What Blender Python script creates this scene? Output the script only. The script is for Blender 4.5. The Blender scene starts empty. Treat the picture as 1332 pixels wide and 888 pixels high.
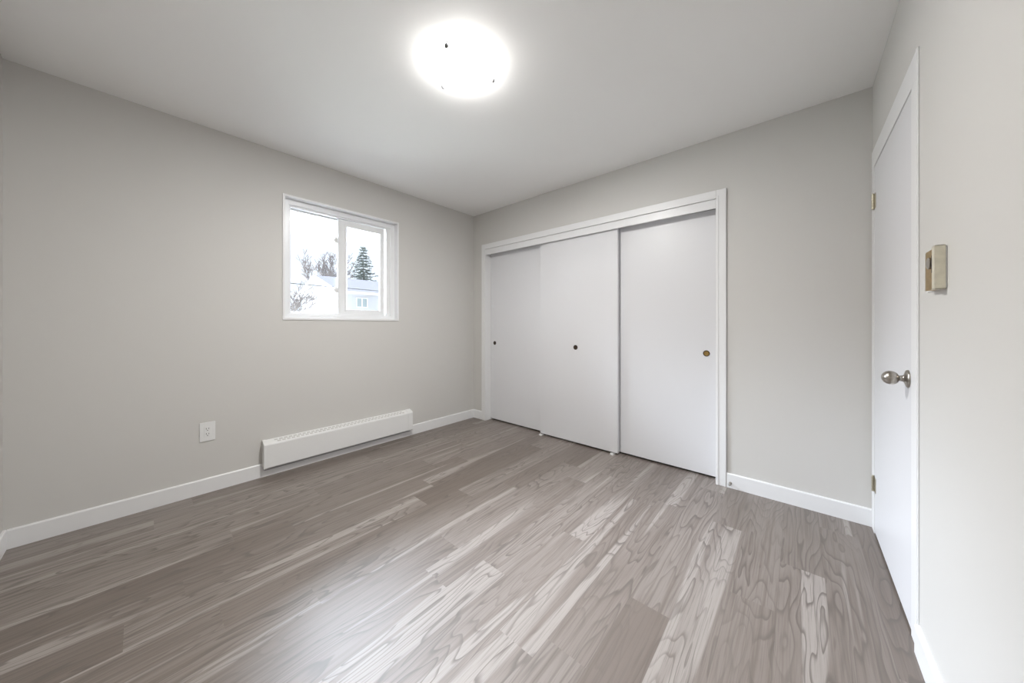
import bpy, bmesh, math, random
from mathutils import Vector, Matrix

# ------------------------------------------------------------------ camera, sky, exposure
SC = bpy.context.scene
COL = SC.collection
W, L, H = 3.281, 3.13, 2.44          # room: x 0..W, y -L..0, z 0..H
cam_d = bpy.data.cameras.new('camera')
cam = bpy.data.objects.new('camera', cam_d)
COL.objects.link(cam)
cam.location = (2.9702, -2.6821, 1.1155)
cam.rotation_euler = (math.radians(90), 0, 0.719611)
cam_d.sensor_width = 36
cam_d.sensor_fit = 'HORIZONTAL'
cam_d.lens = 424.578 / 1332 * 36
cam_d.shift_y = -21.05 / 1332
cam_d.clip_start = 0.02
SC.camera = cam

SKY = 1.45          # dull overcast
GLOW = 145.0        # where the sun sits behind the clouds, high in the west
LAMP = 54.0       # glow of the glass shade
BULB = 48.0       # watts of the bulbs behind it
wd = bpy.data.worlds.new('overcast_sky')
SC.world = wd
wd.use_nodes = True
wn = wd.node_tree
bg = wn.nodes['Background']
bg.inputs[0].default_value = (0.81, 0.87, 1.0, 1)
tcw = wn.nodes.new('ShaderNodeTexCoord')
dtw = wn.nodes.new('ShaderNodeVectorMath')
dtw.operation = 'DOT_PRODUCT'
dtw.inputs[1].default_value = (-0.68, -0.14, 0.72)
mrw = wn.nodes.new('ShaderNodeMapRange')
mrw.interpolation_type = 'SMOOTHSTEP'
mrw.inputs[1].default_value, mrw.inputs[2].default_value = 0.765, 0.97
mrw.inputs[3].default_value, mrw.inputs[4].default_value = SKY, GLOW
wn.links.new(tcw.outputs['Generated'], dtw.inputs[0])
wn.links.new(dtw.outputs['Value'], mrw.inputs[0])
wn.links.new(mrw.outputs[0], bg.inputs[1])

pl = bpy.data.lights.new('window_portal', 'AREA')
pl.shape = 'RECTANGLE'
pl.size, pl.size_y = 0.95, 0.95
pl.cycles.is_portal = True
po = bpy.data.objects.new('window_portal', pl)
COL.objects.link(po)
po.location = (-0.13, -1.4775, 1.64)
po.rotation_euler = (0, math.radians(-90), 0)

vs = SC.view_settings
vs.view_transform = 'Standard'
vs.look = 'None'
vs.exposure = 0.0
vs.gamma = 1
vs.use_curve_mapping = False

# ------------------------------------------------------------------ helpers
def mat(name, col, rough=0.5, metal=0.0, spec=0.5, bump=0.0, bscale=200.0, var=0.0):
    m = bpy.data.materials.new(name)
    m.use_nodes = True
    nt = m.node_tree
    b = nt.nodes['Principled BSDF']
    b.inputs['Base Color'].default_value = (*col, 1)
    b.inputs['Roughness'].default_value = rough
    b.inputs['Metallic'].default_value = metal
    b.inputs['Specular IOR Level'].default_value = spec
    if bump or var:
        tc = nt.nodes.new('ShaderNodeTexCoord')
        n = nt.nodes.new('ShaderNodeTexNoise')
        n.inputs['Scale'].default_value = bscale
        n.inputs['Detail'].default_value = 3
        nt.links.new(tc.outputs['Object'], n.inputs['Vector'])
        if bump:
            bp = nt.nodes.new('ShaderNodeBump')
            bp.inputs['Strength'].default_value = bump
            bp.inputs['Distance'].default_value = 0.002
            nt.links.new(n.outputs['Fac'], bp.inputs['Height'])
            nt.links.new(bp.outputs['Normal'], b.inputs['Normal'])
        if var:
            r = nt.nodes.new('ShaderNodeMix')
            r.data_type = 'RGBA'
            r.inputs[6].default_value = (*[c * (1 - var) for c in col], 1)
            r.inputs[7].default_value = (*[min(1, c * (1 + var)) for c in col], 1)
            nt.links.new(n.outputs['Fac'], r.inputs[0])
            nt.links.new(r.outputs[2], b.inputs['Base Color'])
    return m

class MB:
    """collects shapes, then links them as one mesh object"""
    def __init__(s):
        s.bm = bmesh.new()
    def _merge(s, t):
        me = bpy.data.meshes.new('t')
        t.to_mesh(me)
        t.free()
        s.bm.from_mesh(me)
        bpy.data.meshes.remove(me)
    def box(s, a, b, bev=0.0, seg=2):
        t = bmesh.new()
        bmesh.ops.create_cube(t, size=1)
        for v in t.verts:
            v.co = Vector([(a[i] + b[i]) / 2 + v.co[i] * abs(b[i] - a[i]) for i in range(3)])
        if bev:
            bmesh.ops.bevel(t, geom=t.edges[:], offset=bev, segments=seg, affect='EDGES', profile=0.5)
        s._merge(t)
        return s
    def lathe(s, prof, o=(0, 0, 0), axis=(0, 0, 1), n=32):
        """prof: list of (radius, height along axis)"""
        t = bmesh.new()
        q = Vector((0, 0, 1)).rotation_difference(Vector(axis)).to_matrix()
        rings = []
        for r, h in prof:
            if r < 1e-6:
                rings.append([t.verts.new(Vector(o) + q @ Vector((0, 0, h)))])
            else:
                rings.append([t.verts.new(Vector(o) + q @ Vector((r * math.cos(2 * math.pi * k / n), r * math.sin(2 * math.pi * k / n), h))) for k in range(n)])
        for A, B in zip(rings, rings[1:]):
            for k in range(n):
                k2 = (k + 1) % n
                if len(A) == 1 and len(B) == 1:
                    continue
                if len(A) == 1:
                    t.faces.new((A[0], B[k2], B[k]))
                elif len(B) == 1:
                    t.faces.new((A[k], A[k2], B[0]))
                else:
                    t.faces.new((A[k], A[k2], B[k2], B[k]))
        bmesh.ops.recalc_face_normals(t, faces=t.faces[:])
        s._merge(t)
        return s
    def prism(s, prof, a, b, axis=1):
        """closed 2D profile in the other two axes, extruded from a to b along axis"""
        t = bmesh.new()
        oth = [i for i in range(3) if i != axis]
        def mk(p, h):
            c = [0, 0, 0]
            c[oth[0]], c[oth[1]], c[axis] = p[0], p[1], h
            return t.verts.new(c)
        A = [mk(p, a) for p in prof]
        B = [mk(p, b) for p in prof]
        n = len(prof)
        t.faces.new(A)
        t.faces.new(B[::-1])
        for k in range(n):
            t.faces.new((A[k], B[k], B[(k + 1) % n], A[(k + 1) % n]))
        bmesh.ops.recalc_face_normals(t, faces=t.faces[:])
        s._merge(t)
        return s
    def tube(s, pts, rad, n=8):
        t = bmesh.new()
        pts = [Vector(p) for p in pts]
        if not isinstance(rad, (list, tuple)):
            rad = [rad] * len(pts)
        rings = []
        for i, p in enumerate(pts):
            d = (pts[min(i + 1, len(pts) - 1)] - pts[max(i - 1, 0)]).normalized()
            u = d.orthogonal().normalized()
            w = d.cross(u)
            rings.append([t.verts.new(p + (u * math.cos(2 * math.pi * k / n) + w * math.sin(2 * math.pi * k / n)) * rad[i]) for k in range(n)])
        for A, B in zip(rings, rings[1:]):
            for k in range(n):
                t.faces.new((A[k], A[(k + 1) % n], B[(k + 1) % n], B[k]))
        t.faces.new(rings[0][::-1])
        t.faces.new(rings[-1])
        bmesh.ops.recalc_face_normals(t, faces=t.faces[:])
        s._merge(t)
        return s
    def build(s, name, m, parent=None, smooth=False, angle=None, loc=None):
        me = bpy.data.meshes.new(name)
        if loc is not None:
            bmesh.ops.translate(s.bm, verts=s.bm.verts[:], vec=-Vector(loc))
        s.bm.to_mesh(me)
        s.bm.free()
        me.materials.append(m)
        if smooth:
            for p in me.polygons:
                p.use_smooth = True
            if angle:
                me.set_sharp_from_angle(angle=math.radians(angle))
        o = bpy.data.objects.new(name, me)
        COL.objects.link(o)
        if loc is not None:
            o.location = loc
        if parent is not None:
            o.parent = parent
            o.matrix_parent_inverse = Matrix.Translation(parent.location).inverted()
        return o

def empty(name, loc):
    o = bpy.data.objects.new(name, None)
    o.empty_display_size = 0.1
    o.location = loc
    COL.objects.link(o)
    return o

def tag(o, label=None, cat=None, group=None, kind=None):
    for k, v in (('label', label), ('category', cat), ('group', group), ('kind', kind)):
        if v:
            o[k] = v
    return o

def structure(o):
    o['kind'] = 'structure'
    return o

# ------------------------------------------------------------------ materials
M_wall = mat('greige_wall_paint', (0.62, 0.607, 0.58), 0.55, bump=0.05, bscale=350)
M_ceil = mat('white_ceiling_paint', (0.92, 0.915, 0.90), 0.8, bump=0.05, bscale=300)
M_trim = mat('white_semigloss_paint', (0.80, 0.80, 0.80), 0.35, bump=0.03, bscale=60)
M_door = mat('white_door_paint', (0.72, 0.72, 0.735), 0.38, bump=0.02, bscale=90)
M_vinyl = mat('white_vinyl', (0.82, 0.83, 0.84), 0.3)
M_heat = mat('white_enamel', (0.78, 0.78, 0.77), 0.35)
M_heatgrey = mat('grey_metal', (0.36, 0.36, 0.37), 0.5)
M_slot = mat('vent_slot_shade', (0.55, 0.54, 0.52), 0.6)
M_plastic = mat('white_plastic', (0.78, 0.78, 0.77), 0.3)
M_hole = mat('dark_hole', (0.03, 0.028, 0.025), 0.7)
M_brass = mat('aged_brass', (0.42, 0.28, 0.10), 0.35, 1.0, bump=0.1, bscale=120, var=0.35)
M_darkbrass = mat('dark_antique_brass', (0.06, 0.042, 0.03), 0.4, 0.8)
M_nickel = mat('brushed_nickel', (0.42, 0.39, 0.35), 0.28, 1.0)
M_hinge = mat('worn_hinge_brass', (0.50, 0.46, 0.36), 0.4, 0.9, var=0.3, bscale=400)
M_beige = mat('yellowed_metal_cover', (0.66, 0.62, 0.50), 0.45, 0.1, var=0.18, bscale=60)
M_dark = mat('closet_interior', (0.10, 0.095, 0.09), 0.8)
M_clip = mat('dull_grey_clip', (0.20, 0.20, 0.20), 0.8, spec=0.1)
M_rubber = mat('grey_rubber', (0.35, 0.34, 0.32), 0.7)

def glass_mat():
    m = bpy.data.materials.new('window_glass')
    m.use_nodes = True
    nt = m.node_tree
    nt.nodes.remove(nt.nodes['Principled BSDF'])
    out = nt.nodes['Material Output']
    tr = nt.nodes.new('ShaderNodeBsdfTransparent')
    tr.inputs[0].default_value = (0.97, 0.985, 0.98, 1)
    gl = nt.nodes.new('ShaderNodeBsdfGlossy')
    gl.inputs['Roughness'].default_value = 0.02
    fr = nt.nodes.new('ShaderNodeFresnel')
    fr.inputs[0].default_value = 1.45
    mx = nt.nodes.new('ShaderNodeMixShader')
    nt.links.new(fr.outputs[0], mx.inputs[0])
    nt.links.new(tr.outputs[0], mx.inputs[1])
    nt.links.new(gl.outputs[0], mx.inputs[2])
    nt.links.new(mx.outputs[0], out.inputs[0])
    return m
M_glass = glass_mat()

def lamp_mat():
    """thin opal glass: lets most of the bulb light through and glows itself"""
    m = mat('lit_opal_glass', (0.9, 0.9, 0.9), 0.25)
    nt = m.node_tree
    b = nt.nodes['Principled BSDF']
    b.inputs['Emission Color'].default_value = (1.0, 0.985, 0.96, 1)
    b.inputs['Emission Strength'].default_value = LAMP
    tr = nt.nodes.new('ShaderNodeBsdfTransparent')
    mx = nt.nodes.new('ShaderNodeMixShader')
    mx.inputs[0].default_value = 0.2
    nt.links.new(tr.outputs[0], mx.inputs[1])
    nt.links.new(b.outputs[0], mx.inputs[2])
    nt.links.new(mx.outputs[0], nt.nodes['Material Output'].inputs[0])
    return m
M_lamp = lamp_mat()

def floor_mat():
    m = bpy.data.materials.new('grey_wood_planks')
    m.use_nodes = True
    nt = m.node_tree
    N = nt.nodes
    b = N['Principled BSDF']
    def lk(a, c):
        nt.links.new(a, c)
    def math_(op, a, c=None, clamp=False):
        n = N.new('ShaderNodeMath')
        n.operation = op
        n.use_clamp = clamp
        for i, v in enumerate((a, c)):
            if v is None:
                continue
            if isinstance(v, (int, float)):
                n.inputs[i].default_value = v
            else:
                lk(v, n.inputs[i])
        return n.outputs[0]
    def smooth(v, lo, hi):
        n = N.new('ShaderNodeMapRange')
        n.interpolation_type = 'SMOOTHSTEP'
        lk(v, n.inputs[0])
        n.inputs[1].default_value, n.inputs[2].default_value = lo, hi
        return n.outputs[0]
    def mixc(f, a, c):
        n = N.new('ShaderNodeMix')
        n.data_type = 'RGBA'
        if isinstance(f, float):
            n.inputs[0].default_value = f
        else:
            lk(f, n.inputs[0])
        for i, v in ((6, a), (7, c)):
            if isinstance(v, tuple):
                n.inputs[i].default_value = (*v, 1)
            else:
                lk(v, n.inputs[i])
        return n.outputs[2]
    tc = N.new('ShaderNodeTexCoord')
    at = N.new('ShaderNodeAttribute')
    at.attribute_name = 'plank'
    pc = N.new('ShaderNodeSeparateXYZ')
    lk(at.outputs['Vector'], pc.inputs[0])
    r1, r2, r3 = pc.outputs
    off = N.new('ShaderNodeVectorMath')
    off.operation = 'SCALE'
    lk(at.outputs['Vector'], off.inputs[0])
    off.inputs['Scale'].default_value = 37.0
    pos = N.new('ShaderNodeVectorMath')
    pos.operation = 'ADD'
    lk(tc.outputs['Object'], pos.inputs[0])
    lk(off.outputs[0], pos.inputs[1])
    def noise(sx, sy, det, dist=0.0, rough=0.5):
        mp = N.new('ShaderNodeMapping')
        mp.inputs['Scale'].default_value = (sx, sy, 1)
        lk(pos.outputs[0], mp.inputs['Vector'])
        n = N.new('ShaderNodeTexNoise')
        n.inputs['Scale'].default_value = 1
        n.inputs['Detail'].default_value = det
        n.inputs['Distortion'].default_value = dist
        n.inputs['Roughness'].default_value = rough
        lk(mp.outputs[0], n.inputs['Vector'])
        return n.outputs['Fac']
    big = noise(8.5, 1.15, 2.2, 0.25, 0.45)          # growth-ring field
    ring = math_('FRACT', math_('MULTIPLY', big, 15.0))
    line = math_('MULTIPLY', smooth(ring, 0.66, 0.94), math_('SUBTRACT', 1.0, smooth(ring, 0.93, 1.0)))
    soft = math_('MULTIPLY', smooth(ring, 0.0, 0.9), 1.0)
    fibre = noise(230.0, 5.0, 3.0, 0.0, 0.6)
    fine = noise(70.0, 1.6, 4.0, 0.1, 0.6)
    wide = noise(11.0, 0.38, 1.2, 0.5, 0.4)           # sapwood / heartwood bands
    sap = smooth(wide, 0.595, 0.635)
    gate = math_('ADD', 0.3, math_('MULTIPLY', 0.7, smooth(noise(5.0, 1.2, 1.0), 0.36, 0.58)))
    darkc, midc, lightc, sapc = (0.108, 0.080, 0.062), (0.192, 0.158, 0.136), (0.280, 0.244, 0.219), (0.42, 0.382, 0.353)
    c = mixc(r1, midc, lightc)
    c = mixc(math_('MULTIPLY', smooth(r2, 0.4, 1.0), 0.38), c, darkc)
    c = mixc(math_('MULTIPLY', smooth(fine, 0.46, 0.70), 0.60), c, darkc)
    c = mixc(math_('MULTIPLY', smooth(fine, 0.5, 0.25), 0.0), c, sapc)
    c = mixc(math_('MULTIPLY', soft, math_('MULTIPLY', gate, 0.30)), c, darkc)
    c = mixc(math_('MULTIPLY', sap, 0.55), c, sapc)
    c = mixc(math_('MULTIPLY', line, math_('MULTIPLY', gate, 0.85)), c, (0.105, 0.085, 0.072))
    c = mixc(math_('MULTIPLY', smooth(fibre, 0.48, 0.72), 0.60), c, (0.12, 0.10, 0.085))
    # thin bevel lines between boards
    uv = N.new('ShaderNodeUVMap')
    uv.uv_map = 'board'
    su = N.new('ShaderNodeSeparateXYZ')
    lk(uv.outputs[0], su.inputs[0])
    eu = math_('MINIMUM', su.outputs[0], math_('SUBTRACT', 0.152, su.outputs[0]))
    edge = math_('SUBTRACT', 1.0, smooth(eu, 0.0004, 0.0016))
    c = mixc(math_('MULTIPLY', edge, 0.35), c, (0.08, 0.065, 0.055))
    lk(c, b.inputs['Base Color'])
    rg = N.new('ShaderNodeMapRange')
    lk(fine, rg.inputs[0])
    rg.inputs[3].default_value, rg.inputs[4].default_value = 0.44, 0.56
    lk(rg.outputs[0], b.inputs['Roughness'])
    b.inputs['Specular IOR Level'].default_value = 0.5
    b.inputs['Coat Weight'].default_value = 0.6
    b.inputs['Coat Roughness'].default_value = 0.42
    b.inputs['Coat IOR'].default_value = 1.6
    bp = N.new('ShaderNodeBump')
    bp.inputs['Strength'].default_value = 0.12
    bp.inputs['Distance'].default_value = 0.001
    lk(fibre, bp.inputs['Height'])
    lk(bp.outputs[0], b.inputs['Normal'])
    return m
M_floor = floor_mat()

# ------------------------------------------------------------------ room shell
DY0, DY1, DZ = -0.088, -0.850, 1.968            # room door opening (y, y, top)
CX0, CX1, CZ = 0.215, 2.537, 2.005              # closet opening
WY0, WY1, WZ0, WZ1 = -1.957, -0.998, 1.163, 2.120   # window opening

def floor():
    random.seed(11)
    bm = bmesh.new()
    la = bm.loops.layers.uv.new('board')
    lp = bm.loops.layers.float_vector.new('plank')
    pw, ln = 0.152, 1.22
    k0 = 2.603 - 18 * pw
    joints = {0: -0.53, -1: -1.352, -2: -0.505, -3: -0.592, -4: -1.168, -5: -0.385, -6: -1.822, -7: -0.41, -8: -0.982,
              -9: -2.475, -10: -1.5, -11: -2.557, -12: -0.9, -13: -2.358, 1: -1.05, 2: -0.69, 3: -0.2, -14: -1.9, -15: -0.7}
    x = k0
    xe, ys, ye = W + 0.12, -L - 0.12, 0.72
    while x < xe:
        idx = round((x - 2.603) / pw)
        y = joints.get(idx, random.uniform(-1.2, 0)) 
        while y > ys:
            y -= ln
        while y < ye:
            a, b2 = max(x, -0.12), min(x + pw, xe)
            c, d = max(y, ys), min(y + ln, ye)
            if b2 > a and d > c:
                f = bm.faces.new([bm.verts.new(p) for p in ((a, c, 0), (b2, c, 0), (b2, d, 0), (a, d, 0))])
                r = Vector((random.random(), random.random(), random.random()))
                for l in f.loops:
                    l[la].uv = (l.vert.co.x - x, l.vert.co.y - y)
                    l[lp] = r
            y += ln
        x += pw
    bmesh.ops.remove_doubles(bm, verts=bm.verts[:], dist=1e-5)
    me = bpy.data.meshes.new('floor')
    bm.to_mesh(me)
    bm.free()
    me.materials.append(M_floor)
    o = bpy.data.objects.new('floor', me)
    COL.objects.link(o)
    return structure(o)
floor()
structure(MB().box((-0.2, -L - 0.2, -0.2), (W + 0.2, 0.8, -0.004)).build('floor_slab', M_dark))
structure(MB().box((-0.2, -L - 0.2, H), (W + 0.2, 0.8, H + 0.12)).build('ceiling', M_ceil))
w = MB()
w.box((-0.16, -L - 0.16, 0), (0, WY0, H)).box((-0.16, WY1, 0), (0, 0.12, H))
w.box((-0.16, WY0, 0), (0, WY1, WZ0)).box((-0.16, WY0, WZ1), (0, WY1, H))
structure(w.build('wall_left', M_wall))
w = MB()
w.box((0, 0, 0), (CX0, 0.11, H)).box((CX1, 0, 0), (W, 0.11, H)).box((CX0, 0, CZ), (CX1, 0.11, H))
structure(w.build('wall_far', M_wall))
w = MB()
w.box((W, -L, 0), (W + 0.12, DY1, H)).box((W, DY0, 0), (W + 0.12, 0.11, H)).box((W, DY1, DZ), (W + 0.12, DY0, H))
structure(w.build('wall_right', M_wall))
structure(MB().box((0, -L - 0.12, 0), (W + 0.12, -L, H)).build('wall_back', M_wall))
w = MB()
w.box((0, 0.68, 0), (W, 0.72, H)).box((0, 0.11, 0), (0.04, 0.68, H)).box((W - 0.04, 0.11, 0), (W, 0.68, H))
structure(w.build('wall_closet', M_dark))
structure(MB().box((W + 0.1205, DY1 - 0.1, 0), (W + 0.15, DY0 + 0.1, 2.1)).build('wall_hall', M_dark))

# baseboards: flat board with an eased top edge
BH, BT = 0.097, 0.012
def bb_prof(s=1):
    return [(0, 0), (s * BT, 0), (s * BT, BH - 0.006), (s * (BT - 0.004), BH), (0, BH)]
structure(MB().prism(bb_prof(), -L + BT, -BT, 1).build('baseboard_left', M_trim))
def far_prof(a, b):
    return MB().prism([(0, 0), (-BT, 0), (-BT, BH - 0.006), (-(BT - 0.004), BH), (0, BH)], a, b, 0)
structure(far_prof(0.0, 0.153).build('baseboard_corner', M_trim))
structure(far_prof(2.598, W).build('baseboard_far', M_trim))
structure(MB().prism([(W, 0), (W - BT, 0), (W - BT, BH - 0.006), (W - BT + 0.004, BH), (W, BH)], -L + BT, -0.936, 1).build('baseboard_right', M_trim))
structure(MB().prism([(-L, 0), (-L + BT, 0), (-L + BT, BH - 0.006), (-L + BT - 0.004, BH), (-L, BH)], 0, W, 0).build('baseboard_back', M_trim))

# closet casing, jambs and header (trim_1)
t = MB()
CO0, CO1, CT = 0.154, 2.597, 2.064
for a, b in ((CO0, CX0), (CX1, CO1)):
    t.box((a, -0.016, 0), (b, 0, CT), 0.003)
t.box((CX0, -0.016, CZ), (CX1, 0, CT), 0.003)
for a, b in ((CX0 - 0.016, CX0), (CX1, CX1 + 0.016)):   # inner bead and jamb
    t.box((a, -0.0195, 0), (b, -0.010, CZ + 0.016), 0.002)
    t.box((a + (0.016 if a < 1 else -0.0), -0.008, 0), (b + (0.003 if a < 1 else -0.019), 0.112, CZ))
t.box((CX0, -0.0195, CZ), (CX1, -0.010, CZ + 0.016), 0.002)
structure(t.build('trim_1', M_trim))
t = MB()
t.box((CX0 + 0.003, -0.006, 1.941), (CX1 - 0.003, 0.010, CZ), 0.002)      # fascia hiding the track
t.box((CX0 + 0.003, 0.010, 1.985), (CX1 - 0.003, 0.11, CZ))
structure(t.build('trim_2', M_trim))

# room-door casing (trim_3)
t = MB()
cw = 0.0045
t.box((W - cw, -0.084, 0), (W, -0.014, DZ), 0.002)
t.box((W - cw, -0.934, 0), (W, DY1, DZ), 0.002)
t.box((W - cw, -0.934, DZ), (W, -0.014, 2.066), 0.002)
t.box((W - cw - 0.002, -0.9325, 0), (W - 0.002, -0.920, 2.0645), 0.001)
t.box((W + 0.045, DY1 - 0.001, 0), (W + 0.11, DY1 + 0.014, DZ))
t.box((W + 0.045, DY0 - 0.012, 0), (W + 0.11, DY0 + 0.001, DZ))
t.box((W + 0.045, DY1, DZ - 0.012), (W + 0.11, DY0, DZ + 0.001))
structure(t.build('trim_3', M_trim))

# ------------------------------------------------------------------ window_1
win = structure(empty('window_1', (0, -1.4775, WZ0)))
def ring_frame(mb, x0, x1, y0, y1, z0, z1, wl, wr, wt, wb, bev=0.003):
    mb.box((x0, y0, z0), (x1, y0 + wl, z1), bev)
    mb.box((x0, y1 - wr, z0), (x1, y1, z1), bev)
    mb.box((x0, y0 + wl - bev, z1 - wt), (x1, y1 - wr + bev, z1), bev)
    mb.box((x0, y0 + wl - bev, z0), (x1, y1 - wr + bev, z0 + wb), bev)
    return mb
ring_frame(MB(), -0.06, 0.007, WY0 - 0.004, WY1 + 0.004, WZ0 - 0.006, WZ1 + 0.008, 0.016, 0.016, 0.016, 0.020).build('casing', M_trim, win)
f = MB()
ring_frame(f, -0.150, -0.048, WY0 + 0.006, WY1 - 0.006, WZ0 + 0.006, WZ1 - 0.006, 0.044, 0.052, 0.046, 0.036, 0.004)
ring_frame(f, -0.150, -0.062, WY0 + 0.044, WY1 - 0.050, WZ0 + 0.036, WZ1 - 0.046, 0.022, 0.044, 0.018, 0.018, 0.003)
f.build('window_frame', M_vinyl, win)
fs = ring_frame(MB(), -0.128, -0.104, WY0 + 0.060, -1.44, WZ0 + 0.052, WZ1 - 0.062, 0.014, 0.05, 0.014, 0.014).build('fixed_sash', M_vinyl, win)
MB().box((-0.118, WY0 + 0.06, WZ0 + 0.06), (-0.114, -1.485, WZ1 - 0.07)).build('pane', M_glass, fs)
sy0, sy1, sz0, sz1 = -1.532, -1.106, 1.214, 2.052
ss = ring_frame(MB(), -0.098, -0.070, sy0, sy1, sz0, sz1, 0.066, 0.040, 0.054, 0.044, 0.004).build('sliding_sash', M_vinyl, win)
MB().box((-0.086, sy0 + 0.062, sz0 + 0.03), (-0.082, sy1 - 0.032, sz1 - 0.03)).build('pane', M_glass, ss)
MB().box((-0.071, sy0 + 0.058, sz0 + 0.028), (-0.067, sy0 + 0.070, sz1 - 0.028), 0.001).build('glazing_bead', M_vinyl, ss)
for z in (1.862, 1.428):
    lt = MB().box((-0.100, -1.556, z - 0.024), (-0.078, -1.530, z + 0.024), 0.004).box((-0.088, -1.566, z - 0.012), (-0.074, -1.545, z + 0.006), 0.003)
    lt.build('latch', M_plastic, ss)

# ------------------------------------------------------------------ door_1 (room door)
dr = structure(empty('door_1', (W + 0.018, -0.088, 0)))
LX = W - 0.0025
MB().box((LX, DY1 + 0.003, 0.012), (LX + 0.035, DY0 - 0.003, DZ - 0.004), 0.0015).build('door_leaf', M_door, dr)
for zc in (1.776, 0.266):
    h = MB()
    h.box((LX - 0.0015, -0.128, zc - 0.038), (LX + 0.001, -0.094, zc + 0.038))
    h.box((W - cw - 0.0015, -0.084, zc - 0.038), (W - cw + 0.001, -0.060, zc + 0.038))
    for a, b in ((-0.038, -0.024), (-0.023, -0.008), (-0.007, 0.008), (0.009, 0.023), (0.024, 0.038)):
        h.lathe([(0, a), (0.006, a), (0.006, b), (0, b)], (W - cw - 0.004, -0.088, zc), n=16)
    h.lathe([(0, 0.038), (0.0045, 0.038), (0.005, 0.042), (0.003, 0.046), (0, 0.047)], (W - cw - 0.004, -0.088, zc), n=16)
    h.build('hinge', M_hinge, dr, True, 40)
kb = (LX, -0.802, 0.917)
kn = MB()
kn.lathe([(0, 0), (0.033, 0), (0.033, 0.003), (0.031, 0.006), (0.022, 0.009), (0.014, 0.011), (0.0110, 0.015), (0.0105, 0.022),
          (0.0115, 0.0245), (0.0170, 0.0265), (0.0215, 0.031), (0.0245, 0.037), (0.0255, 0.043), (0.0250, 0.049), (0.0225, 0.056), (0.0175, 0.062), (0.0105, 0.0665), (0.005, 0.068), (0, 0.0684)],
         kb, (-1, 0, 0), 40)
kn.build('knob', M_nickel, dr, True, 60)

# ------------------------------------------------------------------ closet doors
def closet_door(x0, x1, yf, ztop, px, label, roll=0.0):
    d = empty('sliding_door', ((x0 + x1) / 2, yf + 0.0175, 0.015))
    p = MB().box((x0, yf, 0.015), (x1, yf + 0.035, ztop), 0.0015)
    for v in p.bm.verts:            # a door hanging slightly out of true
        if v.co.z > 1:
            v.co.z -= roll * (v.co.x - x0)
    p = p.build('door_panel', M_door, d)
    c = (px, yf, 0.908)
    q = MB()
    q.lathe([(0.0165, 0.0004), (0.0185, 0.0022), (0.021, 0.0024), (0.0225, 0.0010), (0.0225, -0.002)], c, (0, -1, 0), 28)
    pu = q.build('finger_pull', M_darkbrass, d, True, 50)
    q = MB()
    q.lathe([(0, 0.0006), (0.012, 0.0005), (0.0168, 0.0009)], c, (0, -1, 0), 28)
    q.build('cup', M_darkbrass if px < 2 else M_brass, pu, True)
    tag(d, label, 'sliding door', 'sliding closet doors')
    return d
closet_door(0.220, 1.040, 0.074, 1.972, 0.285, 'white sliding closet door nearest the room corner, set back with its pull by the jamb')
closet_door(0.985, 1.806, 0.022, 1.965, 1.395, 'middle white sliding closet door standing in front of the other two')
closet_door(1.716, 2.533, 0.074, 1.9695, 2.462, 'white sliding closet door with a larger brass pull, nearest the room door', 0.014)
def guide(x, label):
    g = MB()
    g.box((x - 0.014, -0.010, 0.0), (x + 0.014, 0.060, 0.004), 0.001)
    g.box((x - 0.012, 0.0, 0.0), (x + 0.012, 0.014, 0.0135), 0.002)
    g.box((x - 0.012, -0.012, 0.002), (x - 0.002, 0.012, 0.014), 0.002)
    o = g.build('floor_guide', M_plastic, loc=(x, 0.02, 0))
    tag(o, label, 'door guide', 'floor guides of the closet doors')
guide(1.005, 'small white plastic floor guide under the left edge of the middle closet door')
guide(1.762, 'small white plastic floor guide under the right edge of the middle closet door')

# ------------------------------------------------------------------ baseboard heater
HY0, HY1 = -2.088, -0.874
ht = empty('baseboard_heater', (0, (HY0 + HY1) / 2, 0.04))
tag(ht, 'long white electric baseboard heater on the wall below the window', 'heater')
pr = [(0.0005, 0.100), (0.0130, 0.098), (0.0130, 0.090), (0.050, 0.082), (0.050, 0.072), (0.056, 0.070), (0.060, 0.075), (0.060, 0.238), (0.056, 0.246), (0.008, 0.266), (0.0005, 0.266)]
MB().prism(pr, HY0 + 0.02, HY1 - 0.05, 1).build('cover', M_heat, ht)
pe = [(0.0005, 0.100), (0.0130, 0.098), (0.0130, 0.080), (0.050, 0.072), (0.057, 0.068), (0.0615, 0.074), (0.0615, 0.240), (0.057, 0.2485), (0.010, 0.2685), (0.0005, 0.2685)]
MB().prism(pe, HY0, HY0 + 0.02, 1).build('end_cap', M_heat, ht)
MB().prism(pe, HY1 - 0.05, HY1, 1).build('end_cap', M_heat, ht)
MB().box((0.0135, HY0 + 0.006, 0.052), (0.040, HY1 - 0.012, 0.074), 0.002).build('bottom_rail', M_heatgrey, ht)
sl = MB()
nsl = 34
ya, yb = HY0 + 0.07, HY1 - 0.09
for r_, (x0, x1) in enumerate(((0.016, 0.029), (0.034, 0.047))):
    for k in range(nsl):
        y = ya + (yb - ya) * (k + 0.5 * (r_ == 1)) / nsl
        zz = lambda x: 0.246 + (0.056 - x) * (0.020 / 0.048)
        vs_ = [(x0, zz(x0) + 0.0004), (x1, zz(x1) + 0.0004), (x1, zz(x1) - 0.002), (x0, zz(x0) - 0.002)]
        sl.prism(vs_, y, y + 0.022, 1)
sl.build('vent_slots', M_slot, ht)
MB().lathe([(0, 0), (0.004, 0), (0.004, 0.006), (0, 0.006)], (0.045, HY1 - 0.03, 0.066), (0, 0, 1), 12).build('screw', M_heatgrey, ht)

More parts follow.
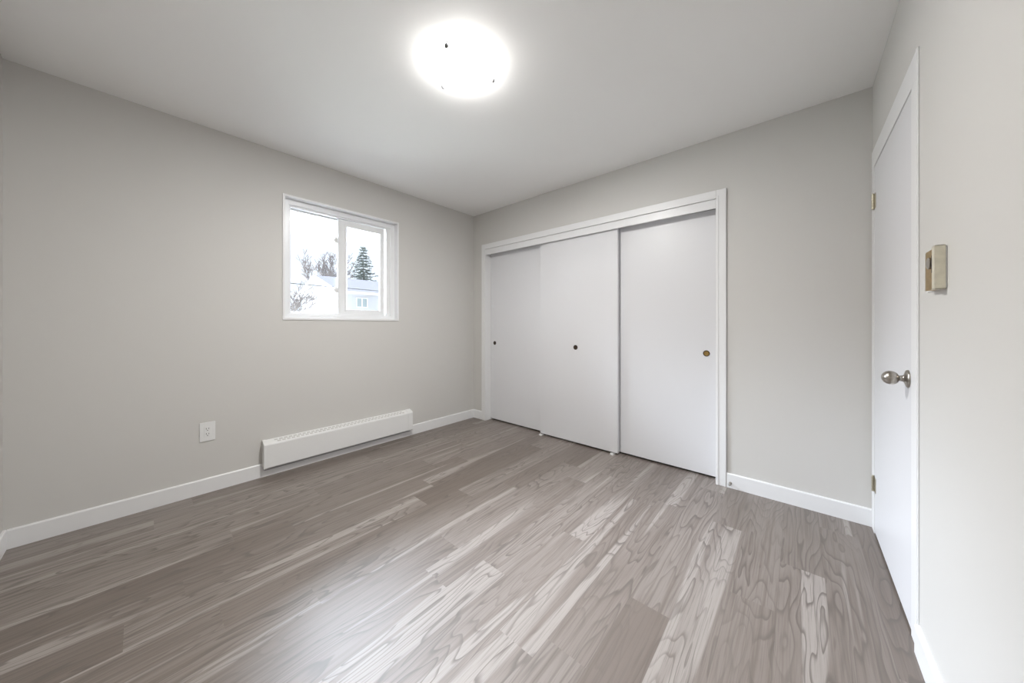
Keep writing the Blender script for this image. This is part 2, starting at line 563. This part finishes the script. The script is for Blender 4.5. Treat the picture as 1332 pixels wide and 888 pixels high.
# ------------------------------------------------------------------ wall outlet
oc = (0, -2.383, 0.406)
ou = empty('wall_outlet', oc)
tag(ou, 'white duplex power outlet low on the grey wall left of the heater', 'outlet')
MB().box((0.0003, oc[1] - 0.039, oc[2] - 0.063), (0.0065, oc[1] + 0.039, oc[2] + 0.063), 0.0025).build('cover_plate', M_plastic, ou)
rc = MB().box((0.004, oc[1] - 0.0165, oc[2] - 0.0335), (0.0085, oc[1] + 0.0165, oc[2] + 0.0335), 0.001).build('receptacle', M_plastic, ou)
for dz in (0.017, -0.017):
    s = MB()
    s.box((0.0078, oc[1] - 0.0075, oc[2] + dz - 0.001), (0.0088, oc[1] - 0.0050, oc[2] + dz + 0.009))
    s.box((0.0078, oc[1] + 0.0050, oc[2] + dz - 0.000), (0.0088, oc[1] + 0.0075, oc[2] + dz + 0.008))
    s.lathe([(0, 0), (0.0027, 0), (0.0027, 0.001), (0, 0.001)], (0.0078, oc[1], oc[2] + dz - 0.0075), (1, 0, 0), 12)
    s.build('socket_holes', M_hole, rc)

# ------------------------------------------------------------------ thermostat by the room door
th = empty('thermostat', (W, -1.15, 1.279))
tag(th, 'old beige and brass thermostat box with open cover on the wall beside the room door', 'thermostat')
y0, y1, z0, z1 = -1.211, -1.105, 1.217, 1.340
MB().box((W - 0.003, y0 + 0.002, z0 + 0.002), (W - 0.0003, -1.03, z1 - 0.002), 0.001).build('back_plate', M_plastic, th)
cv = MB()
cv.box((W - 0.0225, y0, z0), (W - 0.003, y0 + 0.004, z1), 0.001)
cv.box((W - 0.0225, y0, z1 - 0.003), (W - 0.003, y0 + 0.03, z1), 0.001)
cv.box((W - 0.0225, y0, z0), (W - 0.003, y0 + 0.03, z0 + 0.003), 0.001)
cv.box((W - 0.0225, y0, z0), (W - 0.0205, y0 + 0.026, z1), 0.0008)
cv.build('cover', M_beige, th)
MB().box((W - 0.0185, y0 + 0.03, z0 + 0.002), (W - 0.003, y1, z1 - 0.004), 0.001).build('brass_bracket', M_brass, th)
MB().lathe([(0, 0), (0.017, 0), (0.017, 0.004), (0.014, 0.006), (0, 0.006)], (W - 0.0185, -1.150, 1.297), (-1, 0, 0), 24).build('dial', M_nickel, th, True, 40)
MB().box((W - 0.0195, y0 + 0.028, 1.268), (W - 0.0186, y0 + 0.046, 1.318)).build('gap', M_hole, th)
MB().box((W - 0.021, y1, z0 + 0.002), (W - 0.003, y1 + 0.004, z1 - 0.006), 0.001).build('lip', M_plastic, th)

# ------------------------------------------------------------------ door stop on the far baseboard
ds = empty('door_stop', (2.621, -BT, 0.034))
tag(ds, 'small grey door stop on the white baseboard beside the closet casing', 'door stop')
MB().lathe([(0, 0), (0.009, 0), (0.009, 0.002), (0.0045, 0.004), (0.0045, 0.030), (0, 0.030)], (2.621, -BT, 0.034), (0, -1, 0), 20).build('stem', M_nickel, ds, True, 40)
MB().lathe([(0, 0.028), (0.0075, 0.028), (0.0080, 0.033), (0.0065, 0.040), (0, 0.041)], (2.621, -BT, 0.034), (0, -1, 0), 20).build('tip', M_rubber, ds, True, 40)

# ------------------------------------------------------------------ ceiling light
lc = (1.690, -1.600)
cl = empty('ceiling_light', (lc[0], lc[1], H))
tag(cl, 'round lit white glass flush ceiling light held by small metal clips', 'ceiling light')
MB().lathe([(0, 0), (0.136, 0), (0.136, -0.010), (0.132, -0.014), (0, -0.014)], (lc[0], lc[1], H), n=48).build('mounting_pan', M_plastic, cl, True, 40)
prof = []
Rr, dep, zt = 0.150, 0.070, H - 0.016
for k in range(0, 13):
    a = k / 12 * math.radians(90)
    prof.append((Rr * math.cos(a) if k < 12 else 0, zt - dep * math.sin(a) ** 1.0))
prof = [(Rr - 0.004, zt)] + prof
MB().lathe(prof, (lc[0], lc[1], 0), n=64).build('glass_shade', M_lamp, cl, True)
bl = bpy.data.lights.new('bulbs', 'AREA')          # bulbs under the opaque pan
bl.shape = 'DISK'
bl.size = 0.20
bl.energy = BULB
bl.color = (1.0, 0.985, 0.965)
bo = bpy.data.objects.new('bulbs', bl)
COL.objects.link(bo)
bo.parent = cl
bo.location = (0, 0, -0.045)
for ang in (-68, 64, 180):
    a = math.radians(ang)
    dx, dy = math.cos(a), math.sin(a)
    c = MB()
    pts = [(lc[0] + dx * r, lc[1] + dy * r, z) for r, z in ((0.132, H - 0.004), (0.150, H - 0.005), (0.157, H - 0.012), (0.158, H - 0.026))]
    c.tube(pts, 0.0028, 8)
    c.lathe([(0, -0.010), (0.006, -0.0085), (0.0095, -0.0045), (0.0108, 0.0), (0.0095, 0.0045), (0.006, 0.0085), (0, 0.010)], (lc[0] + dx * 0.161, lc[1] + dy * 0.161, H - 0.036), (dx, dy, -0.3), 16)
    c.build('clip', M_clip, cl, True, 50)

# ------------------------------------------------------------------ outside
M_ground = mat('frosty_lawn', (0.30, 0.30, 0.27), 0.9, var=0.2, bscale=2)
M_siding = mat('white_siding', (0.37, 0.37, 0.395), 0.9, spec=0.03)
M_roof = mat('pale_grey_shingles', (0.060, 0.060, 0.065), 0.95, spec=0.0, var=0.12, bscale=6)
M_fascia = mat('white_fascia', (0.50, 0.50, 0.52), 0.9, spec=0.05)
M_bark = mat('grey_bark', (0.17, 0.155, 0.15), 0.9, spec=0.05)
M_needle = mat('conifer_needles', (0.105, 0.12, 0.11), 0.9, spec=0.05, var=0.3, bscale=3)
M_pane2 = mat('curtained_pane', (0.22, 0.26, 0.27), 0.2)
M_wire = mat('black_cable', (0.03, 0.03, 0.03), 0.6)

structure(MB().box((-80, -60, -0.6), (-0.17, 70, -0.4)).build('ground', M_ground))

hs = empty('house', (-24.1, 12.0, -0.4))
tag(hs, 'white gabled neighbour house with a pale grey roof seen through the window', 'house')
gx0, gx1, gxr, gy0, gy1, ze, zr = -27.9, -20.3, -24.1, 6.2, 19.0, 3.46, 4.72
sd = MB().prism([(gx0, -0.4), (gx1, -0.4), (gx1, ze), (gxr, zr), (gx0, ze)], gy0, gy1, 1)
for k in range(24):      # lap lines of the siding
    z = -0.3 + k * 0.16
    if z < ze - 0.05:
        sd.box((gx1 - 0.005, gy0, z), (gx1 + 0.012, gy1, z + 0.012))
        sd.box((gx0, gy0 - 0.012, z), (gx1, gy0 + 0.005, z + 0.012))
sd.build('walls', M_siding, hs)
sl_ = (zr - ze) / (gx1 - gxr)
rf = MB()
for sgn in (1, -1):
    xo = gxr + sgn * (gx1 - gxr + 0.40)
    zo = zr - sl_ * (gx1 - gxr + 0.40)
    rf.prism([(gxr, zr + 0.02), (xo, zo + 0.02), (xo, zo + 0.14), (gxr, zr + 0.14)], gy0 - 0.35, gy1 + 0.35, 1)
rf.build('roof', M_roof, hs)
so = MB()
for sgn in (1, -1):
    xo = gxr + sgn * (gx1 - gxr + 0.40)
    zo = zr - sl_ * (gx1 - gxr + 0.40)
    so.prism([(gxr, zr - 0.02), (xo, zo - 0.02), (xo, zo + 0.02), (gxr, zr + 0.02)], gy0 - 0.34, gy0 - 0.001, 1)
so.build('soffit', M_fascia, hs)
fa = MB()
for sgn in (1, -1):
    xo = gxr + sgn * (gx1 - gxr + 0.42)
    zo = zr - sl_ * (gx1 - gxr + 0.42)
    fa.prism([(gxr, zr - 0.08), (xo, zo - 0.08), (xo, zo + 0.15), (gxr, zr + 0.15)], gy0 - 0.38, gy0 - 0.34, 1)
    fa.box((xo - 0.02, gy0 - 0.35, zo - 0.06), (xo + 0.02, gy1 + 0.35, zo + 0.13))
fa.build('fascia', M_fascia, hs)
wf = ring_frame(MB(), gx1 - 0.02, gx1 + 0.04, 7.30, 8.12, 2.36, 3.08, 0.07, 0.07, 0.07, 0.07, 0.005)
wf.box((gx1 - 0.02, 7.67, 2.40), (gx1 + 0.04, 7.75, 3.04))
wfo = wf.build('window', M_fascia, hs)
MB().box((gx1 - 0.01, 7.34, 2.40), (gx1 + 0.015, 8.08, 3.04)).build('pane', M_pane2, wfo)

def bare_tree(base, height, spread, seed, label, r0=0.14, levels=5, lean=(0, 0), rmin=0.004):
    rnd = random.Random(seed)
    b = MB()
    def grow(p, d, ln, r, lv):
        n = 4
        pts, rad = [p], [r]
        q = p.copy()
        dd = d.copy()
        for i in range(n):
            dd = (dd + Vector((rnd.uniform(-.16, .16), rnd.uniform(-.16, .16), rnd.uniform(-.04, .12)))).normalized()
            q = q + dd * ln / n
            pts.append(q.copy())
            rad.append(max(rmin, r * (1 - 0.45 * (i + 1) / n)))
        b.tube(pts, rad, 5 if lv < 3 else 3)
        if lv >= levels:
            return
        for i in range(rnd.randint(3, 4) if lv < 2 else rnd.randint(2, 4)):
            k = rnd.randint(2, n)
            ax = dd.orthogonal().normalized()
            ax = Matrix.Rotation(rnd.uniform(0, 6.283), 3, dd) @ ax
            nd = (dd * 1.0 + ax * rnd.uniform(0.35, 0.95) * spread + Vector((0, 0, 0.15))).normalized()
            grow(pts[k], nd, ln * rnd.uniform(0.58, 0.82), rad[k] * rnd.uniform(0.5, 0.72), lv + 1)
    grow(Vector(base), Vector((lean[0], lean[1], 1)).normalized(), height * 0.36, r0, 0)
    o = b.build('bare_tree', M_bark, loc=base)
    tag(o, label, 'tree')
    return o
bare_tree((-34, 9.3, -0.4), 9.6, 0.9, 5, 'leafless spreading tree rising behind the gable of the white house', 0.2, levels=6, rmin=0.02)
bare_tree((-10.5, 0.45, -0.4), 3.7, 1.0, 3, 'small leafless tree in front of the gable at the lower window corner', 0.045, 5, (0, 0.1), 0.010)

def conifer(base, height, rbase, seed):
    rnd = random.Random(seed)
    root = empty('conifer', base)
    tag(root, 'tall dark conifer standing behind the grey roof of the white house', 'tree')
    bx, by, bz = base
    MB().tube([(bx, by, bz), (bx, by, bz + height * 0.5), (bx, by, bz + height)], [0.16, 0.09, 0.01], 8).build('trunk', M_bark, root)
    f = MB()
    bm = f.bm
    z = 1.6
    while z < height - 0.1:
        fr = 1 - (z - 1.6) / (height - 1.6)
        R = rbase * (fr ** 0.75) * rnd.uniform(0.75, 1.1) + 0.08
        nb = 9
        a0 = rnd.uniform(0, 6.28)
        for k in range(nb):
            if rnd.random() < 0.12:
                continue
            a = a0 + k * 6.283 / nb + rnd.uniform(-.2, .2)
            ln = R * rnd.uniform(0.7, 1.1)
            up = rnd.uniform(-0.25, 0.12)
            p0 = Vector((bx, by, bz + z))
            d = Vector((math.cos(a), math.sin(a), up))
            steps = max(3, int(ln / 0.10))
            for s in range(1, steps + 1):
                t_ = s / steps
                c = p0 + d * ln * t_ + Vector((0, 0, -0.18 * t_ * (1 - t_) * ln))
                for e in range(5):
                    v = Vector((rnd.uniform(-1, 1), rnd.uniform(-1, 1), rnd.uniform(-.5, .8))).normalized()
                    u = v.orthogonal().normalized() * 0.045
                    q = c + v * rnd.uniform(0.09, 0.2)
                    v1, v2, v3 = bm.verts.new(c - u), bm.verts.new(c + u), bm.verts.new(q)
                    bm.faces.new((v1, v2, v3))
        z += rnd.uniform(0.20, 0.34)
    f.build('needles', M_needle, root)
conifer((-34, 14.0, -0.4), 10.5, 2.7, 4)

def wire(pa, pb, sag, label):
    pa, pb = Vector(pa), Vector(pb)
    pts = []
    for k in range(25):
        t_ = k / 24
        p = pa.lerp(pb, t_)
        p.z -= sag * 4 * t_ * (1 - t_)
        pts.append(p)
    o = MB().tube(pts, 0.022, 5).build('overhead_cable', M_wire)
    tag(o, label, 'cable', None)
wire((-14, -14, 3.3), (-14, 22, 3.15), 0.25, 'thin dark overhead cable crossing in front of the white gable outside')
